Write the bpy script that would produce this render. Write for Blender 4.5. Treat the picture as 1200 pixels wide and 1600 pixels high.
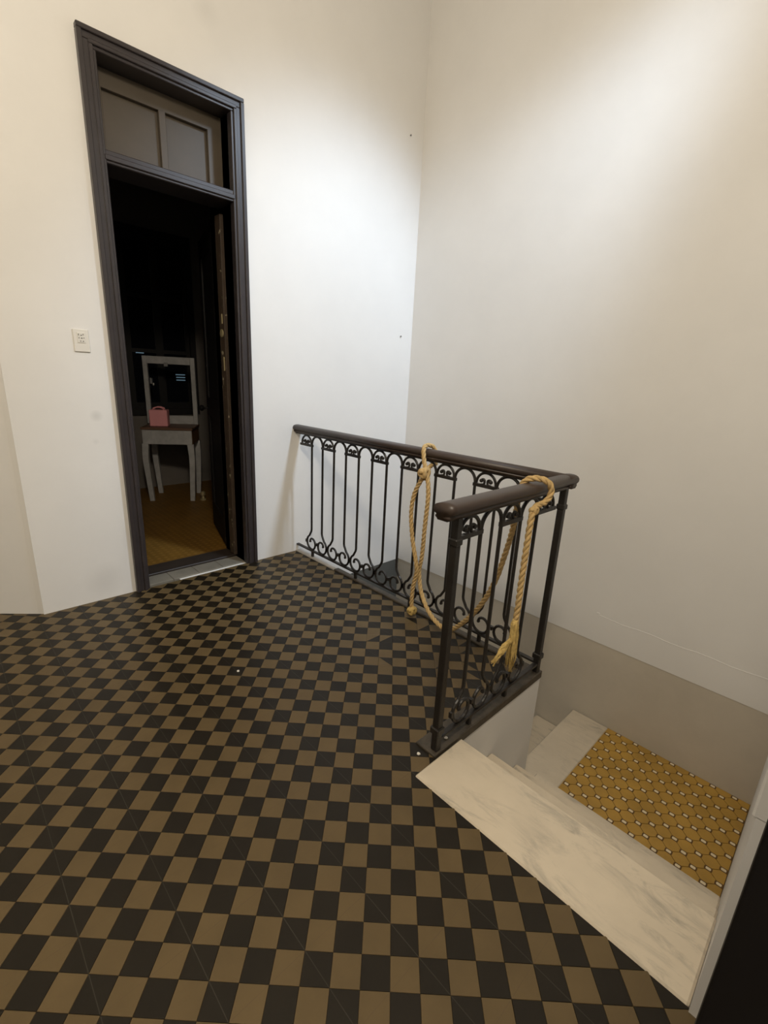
import bpy, math, random
from mathutils import Vector, Matrix
random.seed(7)
scene = bpy.context.scene
for o in list(bpy.data.objects): bpy.data.objects.remove(o)
COL = scene.collection

# ------------------------------------------------------------------ camera
CAM_POS = Vector((-0.7117, -0.6216, 1.3753))
CAM_R = Matrix(((0.7215, 0.16051, -0.67356), (-0.69078, 0.23364, -0.68427), (0.04754, 0.95898, 0.27945)))
F_PX = 727.4
cd = bpy.data.cameras.new('camera'); cam = bpy.data.objects.new('camera', cd); COL.objects.link(cam)
cd.sensor_fit = 'VERTICAL'; cd.sensor_height = 36; cd.sensor_width = 27; cd.lens = F_PX * 36 / 1600
cd.clip_start = 0.02
cam.matrix_world = Matrix.Translation(CAM_POS) @ CAM_R.to_4x4()
scene.camera = cam

# ------------------------------------------------------------------ light
scene.view_settings.view_transform = 'Standard'; scene.view_settings.look = 'None'
scene.view_settings.gamma = 1; scene.view_settings.use_curve_mapping = False
scene.view_settings.exposure = 0.0
w = bpy.data.worlds.new('night'); scene.world = w; w.use_nodes = True
w.node_tree.nodes['Background'].inputs[0].default_value = (0.004, 0.005, 0.008, 1)
w.node_tree.nodes['Background'].inputs[1].default_value = 1

def light(name, kind, loc, target, energy, color, **k):
    d = bpy.data.lights.new(name, kind); o = bpy.data.objects.new(name, d); COL.objects.link(o)
    d.energy = energy; d.color = color; o.location = loc
    o.rotation_euler = (Vector(target) - Vector(loc)).to_track_quat('-Z', 'Y').to_euler()
    for a, b in k.items(): setattr(d, a, b)
    return o
# warm ceiling lamp over the hall (out of frame) and a cool spotlight high by the near stair wall
light('hall_ceiling_lamp', 'POINT', (-0.62, -0.6, 3.08), (0, 0, 0), 154, (1.0, 0.885, 0.71), shadow_soft_size=0.16)
light('hall_spotlight', 'SPOT', (1.9, -0.42, 4.05), (1.62, 2.36, 1.2), 420, (0.66, 0.81, 1.0), spot_size=math.radians(62), spot_blend=0.85, shadow_soft_size=0.2)

# ------------------------------------------------------------------ materials
def mat(name, col, rough=0.6, spec=0.5, metal=0.0, vary=0.0, vscale=6.0, bump=0.0, bscale=40.0, extra=None, col2=None):
    m = bpy.data.materials.new(name); m.use_nodes = True
    nt = m.node_tree; n = nt.nodes; L = nt.links; b = n['Principled BSDF']
    b.inputs['Base Color'].default_value = (*col, 1); b.inputs['Roughness'].default_value = rough
    b.inputs['Specular IOR Level'].default_value = spec; b.inputs['Metallic'].default_value = metal
    geo = n.new('ShaderNodeNewGeometry')
    src = None
    if vary > 0 or col2:
        t = n.new('ShaderNodeTexNoise'); t.inputs['Scale'].default_value = vscale; t.inputs['Detail'].default_value = 5; t.inputs['Roughness'].default_value = 0.62
        L.new(geo.outputs['Position'], t.inputs['Vector'])
        r = n.new('ShaderNodeValToRGB'); r.color_ramp.elements[0].position = 0.32; r.color_ramp.elements[1].position = 0.68
        c2 = col2 or tuple(c * (1 - vary) for c in col)
        r.color_ramp.elements[0].color = (*c2, 1); r.color_ramp.elements[1].color = (*col, 1)
        L.new(t.outputs['Fac'], r.inputs['Fac']); src = r.outputs['Color']
    if extra: src = extra(n, L, geo, src, col)
    if src is not None: L.new(src, b.inputs['Base Color'])
    if bump > 0:
        t2 = n.new('ShaderNodeTexNoise'); t2.inputs['Scale'].default_value = bscale; t2.inputs['Detail'].default_value = 4
        L.new(geo.outputs['Position'], t2.inputs['Vector'])
        bp = n.new('ShaderNodeBump'); bp.inputs['Strength'].default_value = bump; bp.inputs['Distance'].default_value = 0.01
        L.new(t2.outputs['Fac'], bp.inputs['Height']); L.new(bp.outputs['Normal'], b.inputs['Normal'])
    return m

def mathn(n, L, op, a, b=None, c=None):
    x = n.new('ShaderNodeMath'); x.operation = op
    for i, v in enumerate((a, b, c)):
        if v is None: continue
        if isinstance(v, (int, float)): x.inputs[i].default_value = v
        else: L.new(v, x.inputs[i])
    return x.outputs[0]
def mixc(n, L, fac, a, b):
    x = n.new('ShaderNodeMix'); x.data_type = 'RGBA'
    if isinstance(fac, (int, float)): x.inputs['Factor'].default_value = fac
    else: L.new(fac, x.inputs['Factor'])
    for k, v in (('A', a), ('B', b)):
        s = [i for i in x.inputs if i.name == k and i.type == 'RGBA'][0]
        if isinstance(v, tuple): s.default_value = (*v, 1)
        else: L.new(v, s)
    return [o for o in x.outputs if o.type == 'RGBA'][0]

def joint_lines(axis, off, colr, width):
    """the real 20 cm cement tiles lie at 45 degrees to their printed checks: a hair joint every 20 cm along one axis"""
    def f(n, L, geo, src, col):
        s = n.new('ShaderNodeSeparateXYZ'); L.new(geo.outputs['Position'], s.inputs[0])
        v = mathn(n, L, 'SUBTRACT', s.outputs[axis], off)
        v = mathn(n, L, 'PINGPONG', v, 0.1)
        m = mathn(n, L, 'LESS_THAN', v, width)
        t = n.new('ShaderNodeTexNoise'); t.inputs['Scale'].default_value = 3.1; L.new(geo.outputs['Position'], t.inputs['Vector'])
        k = mathn(n, L, 'MULTIPLY', m, mathn(n, L, 'MULTIPLY', t.outputs['Fac'], 1.1))
        return mixc(n, L, k, src, colr)
    return f
def veins(n, L, geo, src, col):
    """soft grey streaks drifting across the slab"""
    mp = n.new('ShaderNodeMapping'); mp.inputs['Rotation'].default_value = (0, 0, .45); mp.inputs['Scale'].default_value = (6.0, 1.7, 3.0)
    L.new(geo.outputs['Position'], mp.inputs['Vector'])
    t = n.new('ShaderNodeTexNoise'); t.inputs['Scale'].default_value = 2.6; t.inputs['Detail'].default_value = 10; t.inputs['Roughness'].default_value = .72; t.inputs['Distortion'].default_value = .7
    L.new(mp.outputs[0], t.inputs['Vector'])
    r = n.new('ShaderNodeMapRange'); r.inputs[1].default_value = 0.50; r.inputs[2].default_value = 0.68; r.inputs[3].default_value = 0; r.inputs[4].default_value = .9
    L.new(t.outputs['Fac'], r.inputs[0])
    g = n.new('ShaderNodeTexNoise'); g.inputs['Scale'].default_value = 4.5; g.inputs['Detail'].default_value = 3; L.new(geo.outputs['Position'], g.inputs['Vector'])
    q = n.new('ShaderNodeMapRange'); q.inputs[1].default_value = .38; q.inputs[2].default_value = .60; L.new(g.outputs['Fac'], q.inputs[0])
    k = mathn(n, L, 'MULTIPLY', r.outputs[0], q.outputs[0])
    return mixc(n, L, k, src, (0.33, 0.30, 0.25))
def smudges(n, L, geo, src, col):
    out = src
    for c, rad, a in (((-0.042, 2.36, 1.09), 0.035, .22), ((-0.06, 2.36, .95), .02, .12), ((0.7, 2.36, 3.2), .09, .10), ((0.1, 2.36, .35), .10, .10), ((-.1, 2.36, .12), .12, .12)):
        d = n.new('ShaderNodeVectorMath'); d.operation = 'DISTANCE'; d.inputs[1].default_value = c; L.new(geo.outputs['Position'], d.inputs[0])
        r = n.new('ShaderNodeMapRange'); r.inputs[1].default_value = rad * .2; r.inputs[2].default_value = rad; r.inputs[3].default_value = a; r.inputs[4].default_value = 0
        L.new(d.outputs['Value'], r.inputs[0]); out = mixc(n, L, r.outputs[0], out, (0.25, 0.24, 0.22))
    return out
def peeled(n, L, geo, src, col):
    t = n.new('ShaderNodeTexNoise'); t.inputs['Scale'].default_value = 26; t.inputs['Detail'].default_value = 6; L.new(geo.outputs['Position'], t.inputs['Vector'])
    k = mathn(n, L, 'GREATER_THAN', t.outputs['Fac'], 0.66)
    return mixc(n, L, k, src, (0.42, 0.36, 0.24))
def fine_tiles(n, L, geo, src, col):
    c = n.new('ShaderNodeTexVoronoi'); c.inputs['Scale'].default_value = 20; c.inputs['Randomness'].default_value = 0
    L.new(geo.outputs['Position'], c.inputs['Vector'])
    k = mathn(n, L, 'LESS_THAN', c.outputs['Distance'], 0.28)
    return mixc(n, L, mathn(n, L, 'MULTIPLY', k, .6), src, (0.26, 0.14, 0.03))

M = {}
M['plaster'] = mat('white_plaster', (0.80, 0.785, 0.76), .55, .3, vary=.05, vscale=1.7, bump=.10, bscale=9, extra=smudges)
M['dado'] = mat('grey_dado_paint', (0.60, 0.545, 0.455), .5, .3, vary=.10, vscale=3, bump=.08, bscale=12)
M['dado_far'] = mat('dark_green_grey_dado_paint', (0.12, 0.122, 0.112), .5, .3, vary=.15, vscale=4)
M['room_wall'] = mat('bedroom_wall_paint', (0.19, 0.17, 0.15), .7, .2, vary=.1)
M['ceiling'] = mat('ceiling_paint', (0.78, 0.75, 0.70), .8, .2)
M['dark_tile'] = mat('charcoal_check', (0.0140, 0.0102, 0.0054), .43, .26, vary=.25, vscale=7, bump=.03, bscale=60, extra=joint_lines(0, .15, (.06, .055, .042), .0009))
M['light_tile'] = mat('tan_check', (0.128, 0.089, 0.041), .43, .26, vary=.20, vscale=6, bump=.03, bscale=60, extra=joint_lines(1, .05, (.10, .068, .036), .0009))
M['grout'] = mat('dark_grout', (0.075, 0.058, 0.040), .8)
M['marble'] = mat('veined_white_marble', (0.67, 0.585, 0.46), .32, .5, vary=.13, vscale=3.5, extra=veins, bump=.02, bscale=20)
M['sill_marble'] = mat('grey_sill_stone', (0.22, 0.20, 0.16), .5, .3, vary=.2, vscale=8)
M['yellow'] = mat('ochre_octagon_tile', (0.50, 0.295, 0.055), .38, .5, vary=.25, vscale=6)
M['brown'] = mat('brown_tile_border', (0.12, 0.058, 0.012), .45)
M['white_dot'] = mat('cream_dot_tile', (0.78, 0.68, 0.48), .4)
M['room_floor'] = mat('ochre_bedroom_floor', (0.20, 0.10, 0.016), .5, .3, vary=.3, vscale=5, extra=fine_tiles)
M['iron'] = mat('black_painted_iron', (0.016, 0.013, 0.011), .42, .5, vary=.3, vscale=30, bump=.1, bscale=90)
M['handrail'] = mat('dark_brown_handrail', (0.048, 0.032, 0.025), .40, .45, vary=.15, vscale=14)
M['base'] = mat('stained_shaded_stone', (0.085, 0.070, 0.052), .5, .4, vary=.55, vscale=16, bump=.15, bscale=30)  # dirt on the short strip; on the long kerb it stands in for shade
M['kerb'] = mat('pale_kerb_stone', (0.46, 0.44, 0.41), .5, .4, vary=.25, vscale=5)
M['casing'] = mat('dark_casing_paint', (0.040, 0.033, 0.034), .34, .5, vary=.2, vscale=8)
M['transom'] = mat('olive_brown_panel_paint', (0.088, 0.070, 0.050), .45, .4, vary=.10, vscale=7)
M['black_leaf'] = mat('near_black_door', (0.006, 0.005, 0.005), .6, .2)  # one even near-black tone for the leaf, its knob and the near post
M['leaf'] = mat('dark_door_paint', (0.035, 0.026, 0.02), .45, .4, vary=.2, vscale=8)
M['jamb'] = mat('worn_brown_jamb', (0.060, 0.041, 0.028), .5, .4, vary=.2, vscale=8, extra=peeled)
M['brass'] = mat('dull_brass', (0.55, 0.46, 0.26), .4, .5, .6)
M['rope'] = mat('tan_manila_rope', (0.66, 0.46, 0.21), .8, .2, vary=.28, vscale=60, bump=.4, bscale=260)
M['fray'] = mat('yellow_frayed_fibre', (0.70, 0.50, 0.18), .85, .2, vary=.35, vscale=70, bump=.5, bscale=220)
M['plastic'] = mat('white_switch_plastic', (0.76, 0.73, 0.67), .35, .5)
M['slot'] = mat('socket_slot', (0.10, 0.09, 0.08), .6)
M['vanity'] = mat('chipped_white_furniture_paint', (0.46, 0.45, 0.44), .5, .4, vary=.25, vscale=14)
M['raw_wood'] = mat('bare_brown_wood', (0.22, 0.115, 0.045), .55, .4, vary=.25, vscale=10)
M['top_wood'] = mat('dark_table_top', (0.16, 0.085, 0.05), .45, .5, vary=.25, vscale=10)
M['pink'] = mat('pink_card', (0.86, 0.36, 0.38), .6, .3, vary=.08)
M['steel'] = mat('dull_steel', (0.45, 0.44, 0.42), .35, .5, .8)
M['window_paint'] = mat('black_window_paint', (0.012, 0.011, 0.011), .5, .4)
M['glass'] = mat('dark_window_glass', (0.006, 0.007, 0.010), .12, .5)
M['nail'] = mat('grey_nail', (0.2, 0.19, 0.18), .5)
m = bpy.data.materials.new('painted_light_streak'); m.use_nodes = True
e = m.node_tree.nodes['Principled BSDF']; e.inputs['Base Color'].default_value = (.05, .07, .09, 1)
e.inputs['Emission Color'].default_value = (.45, .72, .9, 1); e.inputs['Emission Strength'].default_value = 0.16; M['glint'] = m  # faint emission stands in for bluish reflections on the glass

# ------------------------------------------------------------------ mesh helpers
def mesh(name, V, F, mats, idx=None, smooth=False):
    me = bpy.data.meshes.new(name); me.from_pydata([tuple(v) for v in V], [], F); me.update()
    for k in (mats if isinstance(mats, (list, tuple)) else [mats]): me.materials.append(M[k])
    if idx: me.polygons.foreach_set('material_index', idx)
    if smooth: me.polygons.foreach_set('use_smooth', [True] * len(me.polygons))
    return me
def obj(name, me, parent=None, loc=None, rz=0, label=None, cat=None, group=None, kind=None):
    o = bpy.data.objects.new(name, me); COL.objects.link(o)
    if parent: o.parent = parent
    if loc is not None: o.location = loc
    if rz: o.rotation_euler = (0, 0, rz)
    for a, b in (('label', label), ('category', cat), ('group', group), ('kind', kind)):
        if b: o[a] = b
    return o
class MB:
    def __init__(s): s.V = []; s.F = []; s.I = []; s.mi = 0
    def add(s, V, F):
        n = len(s.V); s.V += [Vector(v) for v in V]; s.F += [tuple(i + n for i in f) for f in F]; s.I += [s.mi] * len(F); return s
    def box(s, x0, x1, y0, y1, z0, z1, ch=0.0):
        if ch <= 0:
            return s.add([(x, y, z) for x in (x0, x1) for y in (y0, y1) for z in (z0, z1)],
                         [(0, 1, 3, 2), (4, 6, 7, 5), (0, 4, 5, 1), (2, 3, 7, 6), (0, 2, 6, 4), (1, 5, 7, 3)])
        # chamfered box: 24 verts
        V = []; ix = {}
        X = (x0, x1); Y = (y0, y1); Z = (z0, z1)
        for a in (0, 1):
            for b in (0, 1):
                for c in (0, 1):
                    sx, sy, sz = (1 if a == 0 else -1), (1 if b == 0 else -1), (1 if c == 0 else -1)
                    for k in range(3):
                        p = [X[a], Y[b], Z[c]]
                        if k != 0: p[0] += sx * ch
                        if k != 1: p[1] += sy * ch
                        if k != 2: p[2] += sz * ch
                        ix[a, b, c, k] = len(V); V.append(p)
        F = []
        for k in range(3):
            o1, o2 = [q for q in range(3) if q != k]
            for v in (0, 1):
                def key(p, q):
                    t = [0, 0, 0]; t[k] = v; t[o1] = p; t[o2] = q; return ix[(*t, k)]
                F.append((key(0, 0), key(1, 0), key(1, 1), key(0, 1)))
        for k in range(3):       # edges along axis k
            o1, o2 = [q for q in range(3) if q != k]
            for p in (0, 1):
                for q in (0, 1):
                    t0 = [0, 0, 0]; t0[o1] = p; t0[o2] = q; t1 = list(t0); t1[k] = 1
                    F.append((ix[(*t0, o1)], ix[(*t1, o1)], ix[(*t1, o2)], ix[(*t0, o2)]))
        for a in (0, 1):
            for b in (0, 1):
                for c in (0, 1): F.append((ix[a, b, c, 0], ix[a, b, c, 1], ix[a, b, c, 2]))
        return s.add(V, F)
    def prism(s, poly, z0, z1):
        n = len(poly)
        V = [(x, y, z0) for x, y in poly] + [(x, y, z1) for x, y in poly]
        F = [tuple(reversed(range(n))), tuple(range(n, 2 * n))] + [(i, (i + 1) % n, n + (i + 1) % n, n + i) for i in range(n)]
        return s.add(V, F)
    def tile(s, poly, z0, z1, ch):
        """prism with a chamfered top edge"""
        n = len(poly); c = [sum(p[k] for p in poly) / n for k in (0, 1)]
        ins = []
        for p in poly:
            d = Vector((c[0] - p[0], c[1] - p[1])); l = max(d.length, 1e-6); ins.append((p[0] + d.x / l * ch * 1.4, p[1] + d.y / l * ch * 1.4))
        V = [(x, y, z0) for x, y in poly] + [(x, y, z1 - ch) for x, y in poly] + [(x, y, z1) for x, y in ins]
        F = [tuple(range(2 * n, 3 * n))]
        for i in range(n):
            j = (i + 1) % n; F += [(i, j, n + j, n + i), (n + i, n + j, 2 * n + j, 2 * n + i)]
        return s.add(V, F)
    def sweep(s, path, prof, up=(0, 0, 1), scale=None, cap=True):
        P = [Vector(p) for p in path]; n = len(P); m = len(prof); V = []
        T = []
        for i in range(n):
            d = P[min(i + 1, n - 1)] - P[max(i - 1, 0)]; T.append(d.normalized() if d.length > 1e-9 else Vector((0, 0, 1)))
        u = Vector(up); u = u - T[0] * u.dot(T[0])
        if u.length < 1e-4: u = Vector((1, 0, 0)) - T[0] * T[0].x
        u.normalize()
        for i in range(n):
            if i:
                q = T[i - 1].rotation_difference(T[i]); u = q @ u; u = (u - T[i] * u.dot(T[i])).normalized()
            v = T[i].cross(u); k = scale[i] if scale else 1
            V += [P[i] + u * (a * k) + v * (b * k) for a, b in prof]
        F = []
        for i in range(n - 1):
            for j in range(m):
                k = (j + 1) % m; F.append((i * m + j, i * m + k, (i + 1) * m + k, (i + 1) * m + j))
        if cap: F += [tuple(reversed(range(m))), tuple(range((n - 1) * m, n * m))]
        return s.add(V, F)
    def lathe(s, prof, c=(0, 0, 0), n=12, axis='z'):
        V = []; F = []
        for r, h in prof:
            for k in range(n):
                a = 2 * math.pi * k / n; x, y = r * math.cos(a), r * math.sin(a)
                p = (x, y, h) if axis == 'z' else ((x, h, y) if axis == 'y' else (h, x, y))
                V.append(Vector(p) + Vector(c))
        m = len(prof)
        for i in range(m - 1):
            for k in range(n): F.append((i * n + k, i * n + (k + 1) % n, (i + 1) * n + (k + 1) % n, (i + 1) * n + k))
        F += [tuple(range(n)), tuple(range((m - 1) * n, m * n))]
        return s.add(V, F)
    def me(s, name, mats, smooth=False): return mesh(name, s.V, s.F, mats, s.I if isinstance(mats, (list, tuple)) else None, smooth)
def circ(r, n=8): return [(r * math.cos(2 * math.pi * k / n), r * math.sin(2 * math.pi * k / n)) for k in range(n)]
def catmull(P, k=6):
    P = [Vector(p) for p in P]; Q = [2 * P[0] - P[1]] + P + [2 * P[-1] - P[-2]]; out = []
    for i in range(1, len(Q) - 2):
        a, b, c, d = Q[i - 1:i + 3]
        for j in range(k):
            t = j / k; out.append(0.5 * ((2 * b) + (c - a) * t + (2 * a - 5 * b + 4 * c - d) * t * t + (3 * b - a - 3 * c + d) * t ** 3))
    return out + [P[-1]]
def empty(name, loc, rz=0, label=None, cat=None, group=None, kind=None):
    return obj(name, None, None, loc, rz, label, cat, group, kind)
def struct(name, mb, mats, label=None, smooth=False):
    return obj(name, mb.me(name, mats, smooth), kind='structure', label=label)

# ------------------------------------------------------------------ shell
YW = 2.355          # hall face of the door wall
XR = 2.45           # stair wall
XE = 1.285          # stairwell edge (outer face of the floor slab)
HC = 4.6            # ceiling height
ZL = -0.97          # quarter landing
DX0, DX1, DH = 0.125, 0.822, 2.80      # rough door opening

b = MB()
b.box(-0.42, DX0, YW, YW + .33, -.02, HC).box(DX1, XE, YW, YW + .33, -.02, HC).box(DX0, DX1, YW, YW + .33, DH, HC)
b.box(XE, XR + .2, YW, YW + .33, -.36, HC)
wf = struct('wall_far', b, 'plaster', 'white plaster wall pierced by the dark doorway')
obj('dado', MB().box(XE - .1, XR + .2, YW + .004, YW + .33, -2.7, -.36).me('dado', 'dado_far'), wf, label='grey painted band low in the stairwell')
b = MB().box(XR, XR + .2, -.9, YW, -.36, HC)
wr = struct('wall_right', b, 'plaster', 'tall white plaster wall beyond the stairwell')
obj('dado', MB().box(XR + .004, XR + .2, -.9, YW + .3, -2.7, -.36).me('dado', 'dado'), wr, label='grey painted band low in the stairwell')
sm = MB(); pts = [(XR, -.62 + k * .085, -.158 + .005 * math.sin(k * 1.7)) for k in range(13)]
sm.sweep(pts, [(-.003, 0), (0, .002), (.003, 0), (0, -.002)])
sm.box(XR - .004, XR + .002, .395, .415, -.148, -.138, .001)
obj('plaster_seam', sm.me('plaster_seam', 'plaster'), wr)
# canted wall on the left
cx, cy = -.42, YW + .01; ux, uy = -.772, .636
b = MB().prism([(cx + .02, YW + .0), (cx, cy), (cx - .02, cy + .02), (cx + ux * 2.2, cy + uy * 2.2), (cx + ux * 2.2 + .15, cy + uy * 2.2 + .2), (cx + .1, cy + .3)], -.02, HC)
struct('wall_left', b, 'plaster', 'canted white plaster wall at the left edge')
# walls behind the camera
XB, YB = -3.3, -2.3
struct('wall_back', MB().box(XB - .15, XB, YB, 4.0, -.02, HC), 'plaster', 'hall wall behind the viewer')
struct('wall_front', MB().box(XB, -.2, YB - .15, YB, -.02, HC), 'plaster', 'hall wall behind the viewer beside the doorway')
struct('wall_return', MB().box(-.2, -.05, YB, -.80, -.02, HC), 'plaster', 'return wall behind the dark door frame')
struct('wall_hall_end', MB().box(XB, cx + ux * 2.2 + .1, cy + uy * 2.2 + .05, cy + uy * 2.2 + .2, -.02, HC), 'plaster', 'end wall of the hall')
# wall beside the stairs (seen edge-on at the right)
b = MB().box(.335, XR + .2, -.85, -.634, .575, HC, .004)
b.box(.335, XR + .2, -.85, -.641, -2.7, .58)
struct('wall_near', b, 'plaster', 'white wall end beside the marble steps at the right edge')
struct('ceiling', MB().box(XB - .15, XR + .2, YB - .15, 4.0, HC, HC + .1), 'ceiling', 'plain ceiling of the hall')
# slab under the hall floor beside the stairwell: its white faces show under the railing
b = MB().box(.34, XE, .238, YW + .1, -2.7, -.004)
struct('wall_stairwell', b, 'plaster', 'white plastered side of the floor slab under the railing')

# ------------------------------------------------------------------ checkered floor
S = 0.1 / math.sqrt(2)
ZT, CH = 0.0, .0007
def lat(i, r): return (0.05 * (i - r), -0.05 * (i + r))
def clip(poly, fn):
    out = []
    for k in range(len(poly)):
        a, c = poly[k], poly[(k + 1) % len(poly)]; fa, fc = fn(a), fn(c)
        if fa >= 0: out.append(a)
        if fa * fc < 0:
            t = fa / (fa - fc); out.append((a[0] + t * (c[0] - a[0]), a[1] + t * (c[1] - a[1])))
    return out
def rect(poly, x0, x1, y0, y1):
    for fn in (lambda p: p[0] - x0, lambda p: x1 - p[0], lambda p: p[1] - y0, lambda p: y1 - p[1]):
        if len(poly) > 2: poly = clip(poly, fn)
    return poly
def area(p): return abs(sum(p[i][0] * p[(i + 1) % len(p)][1] - p[(i + 1) % len(p)][0] * p[i][1] for i in range(len(p)))) / 2
MX, SY, KX = .345, .228, 1.245     # marble front edge, floor edge by the short railing, kerb
RI = CAM_R.transposed()
def topx(x, y, z=0.0):
    d = RI @ (Vector((x, y, z)) - CAM_POS)
    if d.z > -.05: return None
    return 600 + F_PX * d.x / -d.z, 800 - F_PX * d.y / -d.z
floor = obj('floor', MB().box(XB, MX, YB, YW + .005, -.03, -.003).box(MX, KX, .245, YW + .005, -.03, -.003).box(XB, -.35, YW, 3.9, -.03, -.003).me('floor', 'grout'), kind='structure', label='checkered cement tile floor of the hall')
def square(g): return [(0.05 * dx, 0.05 * dy) for dx, dy in ((g, -1), (1, -g), (1, -g))]
g = .0004
base_sq = [(0.0, 0.0), (0.05, -0.05), (0.0, -0.1), (-0.05, -0.05)]     # corner (i,r) -> centre frame below
cs = [(x, y + .05) for x, y in base_sq]; cs = [(x * (1 - g / .05), y * (1 - g / .05)) for x, y in cs]
ccw = list(reversed(cs))
full = {}
for d in (0, 1): full[d] = MB().tile(ccw, -.012, 0, CH).me('tile', 'dark_tile' if d else 'light_tile')
mb = MB(); a_, b_, c_, d_ = ccw
mb.mi = 0; mb.tile([a_, b_, c_], -.012, 0, .0004); mb.mi = 1; mb.tile([a_, c_, d_], -.012, 0, .0004); split_a = mb.me('tile', ['dark_tile', 'light_tile'])
mb = MB(); mb.mi = 0; mb.tile([b_, c_, d_], -.012, 0, .0004); mb.mi = 1; mb.tile([b_, d_, a_], -.012, 0, .0004); split_b = mb.me('tile', ['dark_tile', 'light_tile'])
cells = []
for i in range(-75, 60):
    for r in range(-70, 70):
        x, y = lat(i, r); c = (x, y - .05)
        if not (XB - .1 < c[0] < 1.35 and YB - .1 < c[1] < 3.9): continue
        dark = (i + r) % 2
        poly = [(c[0] + p[0], c[1] + p[1]) for p in ccw]
        pa = rect(poly, XB, MX, YB, YW); pb = rect(poly, MX, .464, SY, YW); pd = rect(poly, .464, KX, .315, YW); pc = rect(poly, XB, -.40, YW, 3.9)
        if len(pc) > 2: pc = clip(pc, lambda p: -((p[0] - cx) * uy - (p[1] - cy) * ux) * 1.0)
        parts = [q for q in (pa, pb, pd, pc) if len(q) > 2 and area(q) > 2e-5]
        if not parts: continue
        tot = sum(area(q) for q in parts); whole = tot > .995 * area(poly)
        s_ = topx(*c); vis = s_ is not None and -60 < s_[0] < 1260 and -60 < s_[1] < 1680
        dist = (Vector((*c, 0)) - CAM_POS).length
        px = (F_PX / dist) ** 2 * tot * 1.3753 / dist if vis else 0
        cells.append((px, c, dark, whole, parts))
cells.sort(key=lambda t: -t[0])
stuff = MB()
nidx = 0
for k, (px, c, dark, whole, parts) in enumerate(cells):
    near_rail = (c[0] > .55 and c[1] < 1.35 and c[1] > .3 and c[0] > .55 + (c[1] - .3) * .35)
    odd = near_rail and whole and random.random() < .13
    if k < 300:
        if odd: me = random.choice((split_a, split_b))
        elif whole: me = full[dark]
        else:
            t = MB()
            for q in parts: t.tile([(x - c[0], y - c[1]) for x, y in q], -.012, 0, .0004)
            me = t.me('tile', 'dark_tile' if dark else 'light_tile')
        obj('tile', me, floor, (c[0], c[1], random.uniform(-.0003, .0003)))
    else:
        if odd:
            q = parts[0] if len(parts) == 1 else [(c[0] + p[0], c[1] + p[1]) for p in ccw]
            q = [(c[0] + p[0], c[1] + p[1]) for p in ccw]; s0 = random.randint(0, 1)
            q = q[s0:] + q[:s0]
            stuff.mi = 1; stuff.tile([q[0], q[1], q[2]], -.012, 0, .0004); stuff.mi = 0; stuff.tile([q[0], q[2], q[3]], -.012, 0, .0004)
        else:
            stuff.mi = dark
            if whole: stuff.tile([(c[0] + p[0], c[1] + p[1]) for p in ccw], -.012, 0, CH)
            else:
                for q in parts: stuff.tile(q, -.012, 0, .0004)
obj('far_tiles', stuff.me('far_tiles', ['light_tile', 'dark_tile']), floor, kind='stuff')

# kerb under the long railing, stained stone strip under the short one
kb = obj('trim_1', MB().box(KX, XE + .004, 1.86, YW, -.03, .010, .004).me('trim_1', 'kerb'), kind='structure', label='pale kerb strip under the railing near the door wall')
obj('trim_2', MB().box(KX, XE + .004, .33, 1.86, -.03, .010, .004).me('trim_2', 'base'), kind='structure', label='kerb strip under the long railing, its shade painted dark')  # same kerb as trim_1, with the shade put into a darker colour
obj('trim_3', MB().box(.462, XE + .004, .2335, .33, -.03, .010, .003).me('trim_3', 'base'), kind='structure', label='stained stone strip under the short railing')

# ------------------------------------------------------------------ marble stairs
RS, RUN = -ZL / 4, .275
st = empty('stair_flight', (.62, -.2, ZL), label='veined white marble steps going down from the checkered floor to the ochre landing', cat='stairs', group='marble stair flights')
st2 = empty('stair_flight', (1.9, .45, ZL - 1.1), label='marble steps going down from the ochre landing under the long railing', cat='stairs', group='marble stair flights')
def part(name, mb, m_, parent, smooth=False, **k):
    o = obj(name, mb.me(name, m_, smooth), None, **k)
    o.parent = parent; o.matrix_parent_inverse = Matrix.Translation(parent.location).inverted() if not parent.rotation_euler.z else (Matrix.Translation(parent.location) @ Matrix.Rotation(parent.rotation_euler.z, 4, 'Z')).inverted()
    return o
Y0, Y1 = -.64, .236
for k in range(4):
    z = -RS * k; x0 = MX if k == 0 else .62 + (k - 1) * RUN - .02; x1 = .62 + k * RUN
    part('tread', MB().box(x0, x1, Y0, Y1 if k else .228, z - .032, z + (.004 if k == 0 else 0), .006), 'marble', st)
    part('riser', MB().box(x1 - .05, x1 - .025, Y0, Y1, z - RS, z - .032), 'marble', st)
# second flight, away under the railing
for k in range(1, 6):
    z = ZL - .215 * k; y0 = .45 + (k - 1) * .27 - .03; y1 = .45 + k * .27
    part('tread', MB().box(XE + .001, XR - .001, y0, y1, z - .032, z, .006), 'marble', st2)
    part('riser', MB().box(XE + .001, XR - .001, y0 + .005, y0 + .03, z, z + .183), 'marble', st2)
part('landing_edge', MB().box(XE + .001, XR - .001, .19, .45, ZL - .03, ZL + .004, .006), 'marble', st2)

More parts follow.
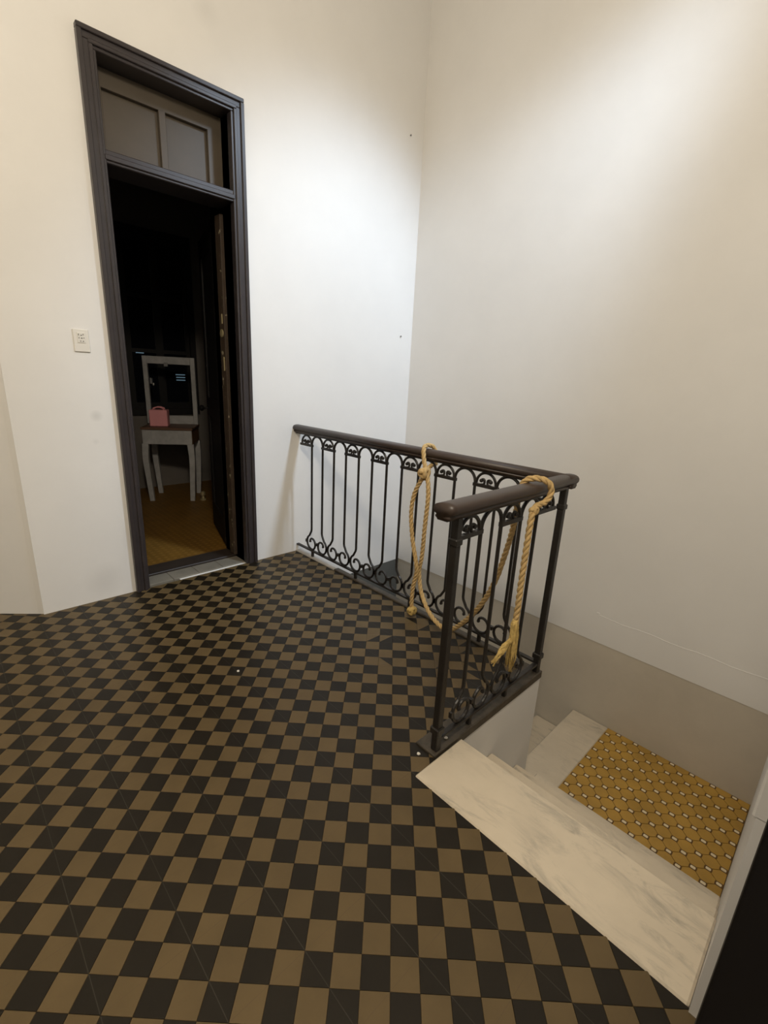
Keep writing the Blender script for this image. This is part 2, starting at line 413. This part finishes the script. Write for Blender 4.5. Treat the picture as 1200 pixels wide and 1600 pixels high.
land = obj('landing_floor', MB().box(1.40, XR + .004, -.64, .195, ZL - .04, ZL - .004).me('landing_floor', 'brown'), kind='structure', label='ochre octagon tile landing below the marble steps')
E1 = Vector((.0525, -.0565)); E2 = Vector((.0525, .0565)); D0 = Vector((1.806, -.112))
cut = .0150
def octagon():
    u1, u2 = E1.normalized(), E2.normalized(); l1, l2 = E1.length, E2.length; gp = .0016; P = []
    pts = [(.5, -.5), (.5, .5), (-.5, .5), (-.5, -.5)]
    loc = []
    for a, c in ((l1 / 2 - gp, -l2 / 2 + cut), (l1 / 2 - gp, l2 / 2 - cut), (l1 / 2 - cut, l2 / 2 - gp), (-l1 / 2 + cut, l2 / 2 - gp), (-l1 / 2 + gp, l2 / 2 - cut), (-l1 / 2 + gp, -l2 / 2 + cut), (-l1 / 2 + cut, -l2 / 2 + gp), (l1 / 2 - cut, -l2 / 2 + gp)):
        v = u1 * a + u2 * c; loc.append((v.x, v.y))
    return loc
OC = octagon()
oct_me = MB().tile(OC, -.008, 0, .0009).me('octagon_tile', 'yellow')
def rr(hx, hy):
    k = min(hx, hy) * .35        # small oblong along the tile axes with clipped corners
    return [(hy, -hx + k), (hy, hx - k), (hy - k, hx), (-hy + k, hx), (-hy, hx - k), (-hy, -hx + k), (-hy + k, -hx), (hy - k, -hx)]
dot_me = MB().tile(rr(.0185, .0148), -.008, .0005, .0006).me('dot_tile', 'brown')
ins_me = MB().tile(rr(.0115, .0084), -.004, .0009, .0004).me('inset', 'white_dot')
for a in range(-30, 31):
    for c in range(-30, 31):
        p = D0 + E1 * a + E2 * c
        if 1.56 < p.x < XR - .008 and -.63 < p.y < .185:
            d = obj('dot_tile', dot_me, land, (p.x, p.y, ZL)); obj('inset', ins_me, d)
        q = D0 + E1 * (a + .5) + E2 * (c + .5)
        if 1.50 < q.x < XR + .03 and -.68 < q.y < .24:
            poly = rect([(q.x + u, q.y + v) for u, v in OC], 1.52, XR + .002, -.638, .192)
            if len(poly) < 3 or area(poly) < 1e-4: continue
            if area(poly) > .98 * area(OC): obj('octagon_tile', oct_me, land, (q.x, q.y, ZL))
            else: obj('octagon_tile', MB().tile([(u - q.x, v - q.y) for u, v in poly], -.008, 0, .0006).me('octagon_tile', 'yellow'), land, (q.x, q.y, ZL))

# ------------------------------------------------------------------ railing
XL, YS = 1.265, .255       # railing lines
rail = empty('iron_railing', (XL, YS, 0.01), label='black wrought iron railing with dark wooden handrail around the stairwell', cat='railing')
HP = [(-.055, .020), (-.050, .0235), (-.046, .030), (-.041, .0305), (-.039, .0270), (-.036, .0270), (-.033, .0340), (-.027, .0380), (-.019, .0390), (-.011, .0370), (-.005, .0315), (-.001, .0230), (.001, .012), (.0015, 0)]
prof = [(z, -w_) for z, w_ in HP] + [(z, w_) for z, w_ in reversed(HP[:-1])]
def handrail(path):
    return MB().sweep(path, prof, up=(0, 0, 1))
part('handrail', handrail([(XL, YW + .002, 1.0), (XL, 1.3, 1.0), (XL, YS - .035, 1.0)]), 'handrail', rail, True)
part('handrail', handrail([(XL + .0386, YS, .9995), (.9, YS, .9995), (.44, YS, .9995), (.412, YS, .9995)]), 'handrail', rail, True)
PT = .065
def volute(sg):
    P = [(sg * .065, .30), (sg * .065, .226), (sg * .069, .210), (sg * .080, .192)]
    for k in range(0, 23):
        a = math.radians(62 - k * 18.5); rad = .0565 if k < 10 else .0565 - (k - 10) * .0033
        cu, cz = .0655, .1220
        P.append((sg * (cu + rad * math.cos(a)), cz + rad * math.sin(a)))
    return P
def lyre(flat):
    A = volute(-1)[::-1]
    arch = [(-PT * math.cos(math.pi * k / 14), .873 + PT * math.sin(math.pi * k / 14)) for k in range(15)]
    path = A + [(-PT, .6)] + arch + [(PT, .6)] + volute(1)
    f = (lambda u, z: (u, 0, z)) if flat == 'x' else (lambda u, z: (0, u, z))
    mb = MB().sweep([f(*p) for p in path], circ(.0078, 8), up=(0, 1, 0) if flat == 'x' else (1, 0, 0))
    for sg in (-1, 1):
        e_ = volute(sg)[-1]
        mb.lathe([(.002, -.009), (.008, -.006), (.009, 0), (.008, .006), (.002, .009)], f(*e_), 8, 'y' if flat == 'x' else 'x')
        q = f(sg * .1295, .122); mb.box(q[0] - .007, q[0] + .007, q[1] - .007, q[1] + .007, q[2] - .012, q[2] + .012)
    q = f(0, .122); mb.box(q[0] - .009, q[0] + .009, q[1] - .009, q[1] + .009, q[2] - .01, q[2] + .01)
    return mb.me('lyre_baluster', 'iron')
def cartouche(flat):
    f = (lambda u, z: (u, 0, z)) if flat == 'x' else (lambda u, z: (0, u, z))
    up = (0, 1, 0) if flat == 'x' else (1, 0, 0)
    mb = MB()
    mb.sweep([f(-.058 * math.cos(math.pi * k / 14), .876 + .058 * math.sin(math.pi * k / 14)) for k in range(15)], circ(.0072, 7), up=up)
    h = [(-.0085, -.008), (.0085, -.008), (.0085, .008), (-.0085, .008)]
    mb.sweep([f(-.074, .866), f(.074, .866)], h, up=up)
    return mb.me('cartouche', 'iron')
def curl(flat):
    f = (lambda u, z: (u, 0, z)) if flat == 'x' else (lambda u, z: (0, u, z))
    up = (0, 1, 0) if flat == 'x' else (1, 0, 0); mb = MB()
    for sg in (-1, 1):
        P = [(sg * .030, .871), (sg * .012, .874), (sg * .009, .883)] + [(sg * (.0185 - .0095 * math.cos(math.radians(a))), .891 + .0095 * math.sin(math.radians(a))) for a in range(0, 190, 30)]
        mb.sweep([f(*p) for p in P], circ(.0062, 6), up=up)
        mb.lathe([(.002, -.009), (.009, -.006), (.0105, 0), (.009, .006), (.002, .009)], f(*P[-1]), 8, 'y' if flat == 'x' else 'x')
    return mb.me('scroll_pair', 'iron')
LY = {k: lyre(k) for k in 'xy'}; CA = {k: cartouche(k) for k in 'xy'}; CU = {k: curl(k) for k in 'xy'}
def child(name, me, x, y):
    o = obj(name, me, rail); o.location = (x - rail.location.x, y - rail.location.y, -rail.location.z); return o
PITCH = .1305
for k in range(7):
    child('lyre_baluster', LY['y'], XL, 2.165 - PITCH * (2 * k + .5))
for k in range(8):
    c_ = child('cartouche', CA['y'], XL, 2.165 + PITCH * .5 - PITCH * 2 * k); obj('scroll_pair', CU['y'], c_)
for xx in (.702, .972):
    child('lyre_baluster', LY['x'], xx, YS)
for xx in (.568, .837, 1.11):
    c_ = child('cartouche', CA['x'], xx, YS); obj('scroll_pair', CU['x'], c_)
def post(x, y):
    mb = MB().box(x - .0145, x + .0145, y - .0145, y + .0145, .01, .945, .003)
    mb.box(x - .021, x + .021, y - .021, y + .021, .085, .115, .004).box(x - .019, x + .019, y - .019, y + .019, .845, .87, .004)
    return mb
part('newel_post', post(.492, YS), 'iron', rail)
part('corner_post', post(1.258, YS), 'iron', rail)
part('bottom_bar', MB().box(XL - .012, XL + .012, YS, YW, .050, .062, .002), 'iron', rail)
part('bottom_bar', MB().box(.48, XL, YS - .012, YS + .012, .050, .062, .002), 'iron', rail)
part('top_bar', MB().box(XL - .012, XL + .012, YS, YW, .937, .947, .002), 'iron', rail)
part('top_bar', MB().box(.48, XL, YS - .012, YS + .012, .937, .947, .002), 'iron', rail)
for y in (.60, 1.12, 1.64, 2.15): part('foot', MB().box(XL - .009, XL + .009, y - .009, y + .009, .009, .052, .002), 'iron', rail)
for x in (.702, .972): part('foot', MB().box(x - .009, x + .009, YS - .009, YS + .009, .009, .052, .002), 'iron', rail)

# ------------------------------------------------------------------ rope
rp = empty('rope', (1.18, 1.0, 0.01), label='tan twisted rope tied around both handrails and sagging between them', cat='rope')
RR = .0125
def twisted(path, k=7, R=RR, lay=.085):
    P = catmull(path, k)
    # resample evenly
    L_ = [0]
    for i in range(1, len(P)): L_.append(L_[-1] + (P[i] - P[i - 1]).length)
    n = max(8, int(L_[-1] / .0075)); Q = []; j = 0
    for i in range(n + 1):
        d = L_[-1] * i / n
        while j < len(L_) - 2 and L_[j + 1] < d: j += 1
        t = (d - L_[j]) / max(L_[j + 1] - L_[j], 1e-9); Q.append(P[j].lerp(P[j + 1], min(max(t, 0), 1)))
    T = [(Q[min(i + 1, n)] - Q[max(i - 1, 0)]).normalized() for i in range(n + 1)]
    u = Vector((.3, .8, .5)); u = (u - T[0] * u.dot(T[0])).normalized(); mbs = [[], [], []]
    for i in range(n + 1):
        if i: u = T[i - 1].rotation_difference(T[i]) @ u; u = (u - T[i] * u.dot(T[i])).normalized()
        v = T[i].cross(u); ph = 2 * math.pi * (L_[-1] * i / n) / lay
        for s_ in range(3):
            a = ph + s_ * 2 * math.pi / 3; mbs[s_].append(Q[i] + (u * math.cos(a) + v * math.sin(a)) * R * .52)
    mb = MB()
    for s_ in range(3): mb.sweep(mbs[s_], circ(R * .56, 6))
    return mb
tail = [(1.19, 1.02, .858), (1.19, 1.072, .757), (1.188, 1.087, .641), (1.186, 1.064, .493), (1.184, 1.020, .35), (1.188, 1.016, .29), (1.19, 1.036, .19), (1.19, 1.039, .10), (1.19, 1.034, .045)]
part('hanging_tail', twisted(list(reversed(tail))), 'rope', rp, True)
loop = [(1.195, 1.01, .84), (1.205, 1.022, .905), (1.209, 1.04, .955), (1.222, 1.055, 1.008), (1.262, 1.062, 1.020), (1.308, 1.058, 1.006), (1.321, 1.045, .96), (1.306, 1.03, .922), (1.262, 1.022, .915), (1.215, 1.005, .905), (1.196, .99, .872)]
part('loop', twisted(loop), 'rope', rp, True)
sag = [(1.196, .995, .88), (1.187, .97, .761), (1.189, .979, .593), (1.205, .998, .395), (1.213, 1.017, .295), (1.205, .985, .182), (1.18, .90, .099), (1.147, .793, .071), (1.126, .697, .087), (1.1, .578, .213), (1.079, .485, .355), (1.065, .423, .499), (1.056, .391, .622), (1.03, .355, .748), (.985, .322, .86), (.955, .307, .94), (.955, .285, 1.002), (.972, .245, 1.020), (1.0, .206, 1.006), (1.012, .197, .965), (.99, .205, .930), (.94, .214, .918), (.90, .203, .905), (.886, .201, .86), (.881, .2, .753), (.878, .2, .632), (.88, .2, .505), (.876, .2, .43)]
part('long_length', twisted(sag), 'rope', rp, True)
# knots
def knot(c, s_, m_='rope'):
    c = Vector(c); mb = MB()
    for k, (ax, R) in enumerate((((.2, .95, .25), .021), ((.7, .2, .7), .020), ((-.5, .5, .7), .021))):
        A = Vector(ax).normalized(); u = A.orthogonal().normalized(); v = A.cross(u)
        mb.sweep([c + (u * math.cos(t) + v * math.sin(t)) * R * s_ + A * (.012 * s_ * math.sin(2 * t)) for t in [2 * math.pi * q / 18 for q in range(19)]], circ(.0115 * s_, 7), cap=False)
    return mb
part('knot', knot((1.190, 1.012, .882), 1.12), 'rope', rp, True)
part('end_knot', knot((1.19, 1.030, .042), .95), 'fray', rp, True)
part('under_knot', knot((.905, .203, .91), .62), 'rope', rp, True)
fr = MB(); random.seed(3)
for k in range(64):      # frayed strands at the hanging end
    a = random.uniform(0, 6.28); r0 = RR * .85 * random.random() ** .5; dx, dy = r0 * math.cos(a), r0 * math.sin(a) * .8
    ln = random.uniform(.10, .23); sp = random.uniform(.5, 1.6)
    P = [(.877 + dx, .2 + dy, .455)]
    for q in range(1, 6):
        t = q / 5; P.append((.877 + dx * (1 + sp * t * 1.1) - .006 * t + random.gauss(0, .0025), .2 + dy * (1 + sp * t * .9) + random.gauss(0, .002), .455 - ln * t))
    fr.sweep(P, circ(.0042, 5), scale=[1, 1.25, 1.2, 1.0, .8, .45])
for k in range(12):      # one tuft sticks out sideways
    P = [(.872, .2, .37)]
    for q in range(1, 6):
        t = q / 5; P.append((.872 - .125 * t + random.gauss(0, .004), .2 + random.gauss(0, .004), .37 - .035 * t - .03 * t * t + random.gauss(0, .005) + (k - 6) * .0022 * t))
    fr.sweep(P, circ(.0042, 5), scale=[1, 1.1, 1.2, 1.2, 1, .5])
for k in range(12):
    P = [(.875, .2, .30)]
    for q in range(1, 5):
        t = q / 4; P.append((.875 + (k - 6) * .0016 * t + .012 * t + random.gauss(0, .002), .198 + random.gauss(0, .003), .30 - .09 * t))
    fr.sweep(P, circ(.004, 5), scale=[1, 1.1, 1.1, .9, .4])
part('frayed_end', fr, 'fray', rp, True)

# ------------------------------------------------------------------ doorway
door = obj('door_1', None, None, ((DX0 + DX1) / 2, YW, 0), kind='structure', label='dark painted door frame with a panelled transom above the open doorway')
O0, O1, OZ = .060, .892, 2.868
def casing(x0, x1, vertical, side):
    mb = MB()
    wid = .078
    if vertical:
        s0 = x0 if side < 0 else x1
        def strip(a, c, pr): mb.box(min(s0 - side * a, s0 - side * c), max(s0 - side * a, s0 - side * c), YW - pr, YW + .03, 0, OZ - c, .0025)
    else:
        def strip(a, c, pr): mb.box(x0 + a, x1 - a, YW - pr, YW + .03, OZ - c, OZ - a, .003)
    strip(0, .022, .034); strip(.018, .050, .022); strip(.046, .064, .030); strip(.062, wid, .018)
    return mb
part('casing', casing(O0, O1, True, -1), 'casing', door)
part('casing', casing(O0, O1, True, 1), 'casing', door)
part('casing', casing(O0, O1, False, 0), 'casing', door)
J0, J1, JZ = O0 + .070, O1 - .070, OZ - .072
part('jamb', MB().box(DX0 - .001, J0, YW + .01, YW + .33, 0, JZ), 'casing', door)
part('jamb', MB().box(J1, DX1 + .02, YW + .01, YW + .33, 0, JZ), 'casing', door)
part('head', MB().box(DX0, DX1, YW + .01, YW + .33, JZ, DH + .01), 'casing', door)
part('transom_bar', MB().box(J0, J1, YW - .012, YW + .20, 2.335, 2.395, .004).box(J0, J1, YW - .022, YW, 2.348, 2.372, .003), 'casing', door)
# transom light: frame and two sunk panels
TY = YW + .125
tr = part('transom_frame', MB().box(J0, J1, TY, TY + .03, 2.395, JZ), 'transom', door)
def tp(mb, name='transom_frame'): return part(name, mb, 'transom', door)
xm = (J0 + J1) / 2 + .005
bpy.data.objects.remove(tr)
part('transom_rail', MB().box(J0, J1, TY, TY + .035, JZ - .085, JZ, .002), 'transom', door)
part('transom_rail', MB().box(J0, J1, TY, TY + .035, 2.39, 2.440, .002), 'transom', door)
part('transom_stile', MB().box(J0, J0 + .055, TY, TY + .035, 2.43, JZ - .08, .002), 'transom', door)
part('transom_stile', MB().box(J1 - .085, J1, TY, TY + .035, 2.43, JZ - .08, .002), 'transom', door)
part('transom_mullion', MB().box(xm - .018, xm + .018, TY, TY + .035, 2.43, JZ - .08, .002), 'transom', door)
part('transom_panel', MB().box(J0 + .05, xm - .015, TY + .027, TY + .034, 2.43, JZ - .08), 'transom', door)
part('transom_panel', MB().box(xm + .015, J1 - .08, TY + .027, TY + .034, 2.43, JZ - .08), 'transom', door)
# worn rebate post with strike plate on the right
rb = part('rebate_post', MB().box(J1 - .022, J1 + .004, YW + .15, YW + .225, .02, 2.30, .003), 'jamb', door, label='worn brown post with peeling paint')
part('strike_plate', MB().lathe([(.001, -.003), (.024, -.002), (.026, 0), (.02, .003), (.001, .003)], (J1 - .024, YW + .19, 1.60), 14, 'x'), 'brass', rb)
part('keeper', MB().box(J1 - .025, J1 - .021, YW + .17, YW + .185, 1.36, 1.45, .001).box(J1 - .025, J1 - .021, YW + .175, YW + .19, 1.66, 1.72, .001), 'brass', rb)
# threshold stones and dark saddle
for k in range(4):
    w_ = (J1 - J0) / 4
    part('threshold_stone', MB().box(J0 + k * w_ + .001, J0 + (k + 1) * w_ - .001, YW + .03, YW + .165, -.02, .004, .002), 'sill_marble', door)
part('saddle', MB().box(J0, J1, YW + .165, YW + .325, -.02, .018, .004), 'leaf', door)
# open leaf swung into the dark room
lf = part('door_leaf', MB(), 'leaf', door)
bpy.data.objects.remove(lf)
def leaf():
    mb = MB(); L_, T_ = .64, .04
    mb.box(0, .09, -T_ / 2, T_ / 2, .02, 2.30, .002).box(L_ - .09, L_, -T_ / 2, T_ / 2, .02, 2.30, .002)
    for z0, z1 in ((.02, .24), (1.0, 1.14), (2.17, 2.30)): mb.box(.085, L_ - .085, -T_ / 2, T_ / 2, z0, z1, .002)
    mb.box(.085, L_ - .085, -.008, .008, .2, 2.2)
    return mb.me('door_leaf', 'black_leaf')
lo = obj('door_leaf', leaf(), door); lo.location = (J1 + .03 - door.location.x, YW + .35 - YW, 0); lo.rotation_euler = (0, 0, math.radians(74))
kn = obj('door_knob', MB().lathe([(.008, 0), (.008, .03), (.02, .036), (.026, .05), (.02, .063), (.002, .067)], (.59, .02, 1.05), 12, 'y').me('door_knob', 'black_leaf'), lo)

# ------------------------------------------------------------------ dark room beyond
RX0, RX1, RY0, RY1, RH = -.25, 3.0, YW + .33, 5.05, 3.6
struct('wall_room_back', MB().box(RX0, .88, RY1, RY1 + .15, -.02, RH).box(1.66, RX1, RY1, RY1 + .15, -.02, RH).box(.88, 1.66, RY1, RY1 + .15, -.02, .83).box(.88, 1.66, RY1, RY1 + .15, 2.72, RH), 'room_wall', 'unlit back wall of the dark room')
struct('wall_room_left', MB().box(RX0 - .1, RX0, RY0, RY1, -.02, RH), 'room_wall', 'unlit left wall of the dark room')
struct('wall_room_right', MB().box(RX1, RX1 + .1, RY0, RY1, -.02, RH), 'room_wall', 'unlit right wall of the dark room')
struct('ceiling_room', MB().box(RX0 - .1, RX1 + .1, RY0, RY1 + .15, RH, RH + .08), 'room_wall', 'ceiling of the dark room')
struct('floor_room', MB().box(RX0, RX1, YW + .32, RY1, -.03, .004), 'room_floor', 'ochre patterned tile floor of the dark room')
win = obj('window_1', None, None, (1.27, RY1, .83), kind='structure', label='tall black window in the dark room')
part('window_frame', MB().box(.88, .94, RY1 - .02, RY1 + .1, .83, 2.72).box(1.60, 1.66, RY1 - .02, RY1 + .1, .83, 2.72).box(.94, 1.60, RY1 - .02, RY1 + .1, 2.66, 2.72).box(.94, 1.60, RY1 - .02, RY1 + .1, .83, .90), 'window_paint', win)
for sx in (0, 1):
    xa = .94 + sx * .33; xb = xa + .33
    sh = part('sash', MB().box(xa, xa + .04, RY1 + .02, RY1 + .06, .9, 2.66).box(xb - .04, xb, RY1 + .02, RY1 + .06, .9, 2.66).box(xa + .04, xb - .04, RY1 + .02, RY1 + .06, 2.6, 2.66).box(xa + .04, xb - .04, RY1 + .02, RY1 + .06, .9, .97).box(xa + .04, xb - .04, RY1 + .02, RY1 + .06, 1.50, 1.54).box(xa + .04, xb - .04, RY1 + .02, RY1 + .06, 2.05, 2.09), 'window_paint', win)
    for z0, z1 in ((.97, 1.50), (1.54, 2.05), (2.09, 2.60)):
        part('pane', MB().box(xa + .04, xb - .04, RY1 + .035, RY1 + .043, z0, z1), 'glass', win)
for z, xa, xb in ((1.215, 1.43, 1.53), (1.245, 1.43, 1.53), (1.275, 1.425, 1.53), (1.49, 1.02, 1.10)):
    part('pane_glint', MB().box(xa, xb, RY1 + .026, RY1 + .034, z, z + .010), 'glint', win)  # glowing strips on the panes, painted light streaks

# small white dressing table with an empty mirror frame, standing askew
va = empty('dressing_table', (1.02, 4.33, .004), math.radians(-33), 'small chipped white dressing table with an empty mirror frame in the dark room', 'table')
def vp(name, mb, m_): o = obj(name, mb.me(name, m_), va); return o
W2, DP = .235, .34
for sx in (-1, 1):
    for yy in (0.0, DP):
        pth = [(sx * (W2 - .02), yy, .60), (sx * (W2 - .012), yy - .004, .45), (sx * (W2 - .022), yy, .25), (sx * (W2 - .035), yy + .004, .02), (sx * (W2 - .036), yy, 0)]
        vp('leg', MB().sweep(catmull(pth, 4), [(-.03, -.026), (.03, -.026), (.03, .026), (-.03, .026)], up=(1, 0, 0), scale=[1 - .35 * k / 16 for k in range(17)]), 'vanity')
vp('apron', MB().box(-W2, W2, -.03, -.01, .60, .745, .003).box(-W2, W2, DP - .01, DP + .02, .60, .745, .003), 'vanity')
vp('side_panel', MB().box(W2 - .02, W2 + .002, -.012, DP, .60, .745, .003), 'raw_wood')
vp('side_panel', MB().box(-W2, -W2 + .02, -.012, DP, .60, .745, .003), 'vanity')
vp('table_top', MB().box(-W2 - .01, W2 + .01, -.04, DP + .03, .745, .77, .004), 'top_wood')
mf = vp('mirror_frame', MB().box(-W2 - .035, -W2 + .01, DP - .02, DP + .02, .77, 1.46, .004).box(W2 - .04, W2 + .005, DP - .02, DP + .02, .77, 1.46, .004).box(-W2 + .01, W2 - .04, DP - .018, DP + .018, 1.385, 1.46, .004), 'vanity')
vp('back_rail', MB().box(-W2, W2, DP - .01, DP + .02, .77, .86, .004), 'vanity')
for sx, z in ((-1, 1.21),): obj('hinge', MB().box(-W2 + .03, -W2 + .055, DP - .045, DP - .02, z - .03, z + .03, .004).lathe([(.004, -.03), (.012, -.02), (.012, 0), (.004, .004)], (-W2 + .06, DP - .03, z - .02), 8).me('hinge', 'steel'), mf)
obj('hinge', MB().box(-.06, -.02, DP - .035, DP - .018, 1.36, 1.40, .004).me('hinge', 'steel'), mf)
bx = empty('gift_box', va.location + Vector((-.09 * math.cos(.576) + .10 * math.sin(.576), .09 * math.sin(.576) + .10 * math.cos(.576), .772)), math.radians(-30), 'small pink box with a loop handle on the white dressing table', 'box')
obj('box_body', MB().box(-.085, .085, -.06, .06, .0005, .165, .006).me('box_body', 'pink'), bx)
hb = MB()
for yy in (-.03, .03): hb.sweep([(-.05 + .0, yy, .165), (-.045, yy, .180), (-.015, yy, .190), (.015, yy, .190), (.045, yy, .180), (.05, yy, .165)], circ(.006, 6))
obj('handle', hb.me('handle', 'pink'), bx)
# small metal fitting on the floor by the right leg
dsx = empty('door_stop', (1.285, 4.19, .004), 0, 'small shiny metal stop on the floor by the dressing table leg', 'door stop')
obj('stop_base', MB().lathe([(.03, 0), (.03, .012), (.018, .02), (.014, .05)], (0, 0, .0), 12).me('stop_base', 'brass'), dsx)
obj('stop_bumper', MB().lathe([(.02, .05), (.026, .06), (.026, .085), (.015, .095)], (0, 0, 0), 12).me('stop_bumper', 'brass'), dsx)

# ------------------------------------------------------------------ small wall things
so = empty('wall_socket', (-.0685, YW, 1.4225), 0, 'white plastic double socket plate on the wall left of the door', 'socket')
def sp(name, mb, m_, par=so): return obj(name, mb.me(name, m_), par)
sp('cover_plate', MB().box(-.0365, .0365, -.008, 0.001, 0, .113, .003), 'plastic')
ins = sp('socket_insert', MB().box(-.019, .019, -.011, -.007, .045, .098, .0015), 'plastic')
for x, z, w_, h_ in ((-.012, .086, .003, .009), (.0, .083, .006, .004), (.009, .087, .003, .007), (-.011, .070, .003, .006), (.001, .069, .006, .005), (.011, .070, .003, .005), (-.005, .054, .005, .004), (.007, .054, .005, .004)):
    obj('slot', MB().box(x - w_ / 2, x + w_ / 2, -.0125, -.0105, z - h_ / 2, z + h_ / 2).me('slot', 'slot'), ins)
def nail(x, z, lab):
    obj('wall_nail', MB().lathe([(.003, .003), (.003, -.006), (.006, -.007), (.006, -.010), (.002, -.011)], (0, 0, 0), 10, 'y').me('wall_nail', 'nail'), None, (x, YW, z), label=lab, cat='nail')
nail(2.30, 3.155, 'small grey nail high on the white wall near the corner')
nail(2.31, 1.71, 'small grey nail lower on the white wall near the corner')

random.seed(11)
def crumb(x, y, z, r_, lab):
    mb = MB().lathe([(.2 * r_, 0), (r_, .25 * r_), (.9 * r_, .8 * r_), (.3 * r_, 1.15 * r_)], (0, 0, 0), 7)
    mb.V = [v + Vector([random.uniform(-.2, .2) * r_ * (1 if k < 2 else 0) for k in range(3)]) for v in mb.V]
    obj('plaster_crumb', mb.me('plaster_crumb', 'plastic'), None, (x, y, z), label=lab, cat='crumb', group='plaster crumbs on the floor')
crumb(.430, .285, .0, .007, 'white plaster crumb on the floor at the foot of the newel post')
crumb(.565, .262, .010, .007, 'white plaster crumb on the stained strip beside the newel post')
crumb(.155, 1.191, 0, .006, 'tiny white plaster crumb on the open checkered floor before the doorway')

# dark door frame post close to the viewer at the right edge
dp = obj('door_2', None, None, (-.24, -.72, 0), kind='structure', label='dark door frame post close at the right edge')
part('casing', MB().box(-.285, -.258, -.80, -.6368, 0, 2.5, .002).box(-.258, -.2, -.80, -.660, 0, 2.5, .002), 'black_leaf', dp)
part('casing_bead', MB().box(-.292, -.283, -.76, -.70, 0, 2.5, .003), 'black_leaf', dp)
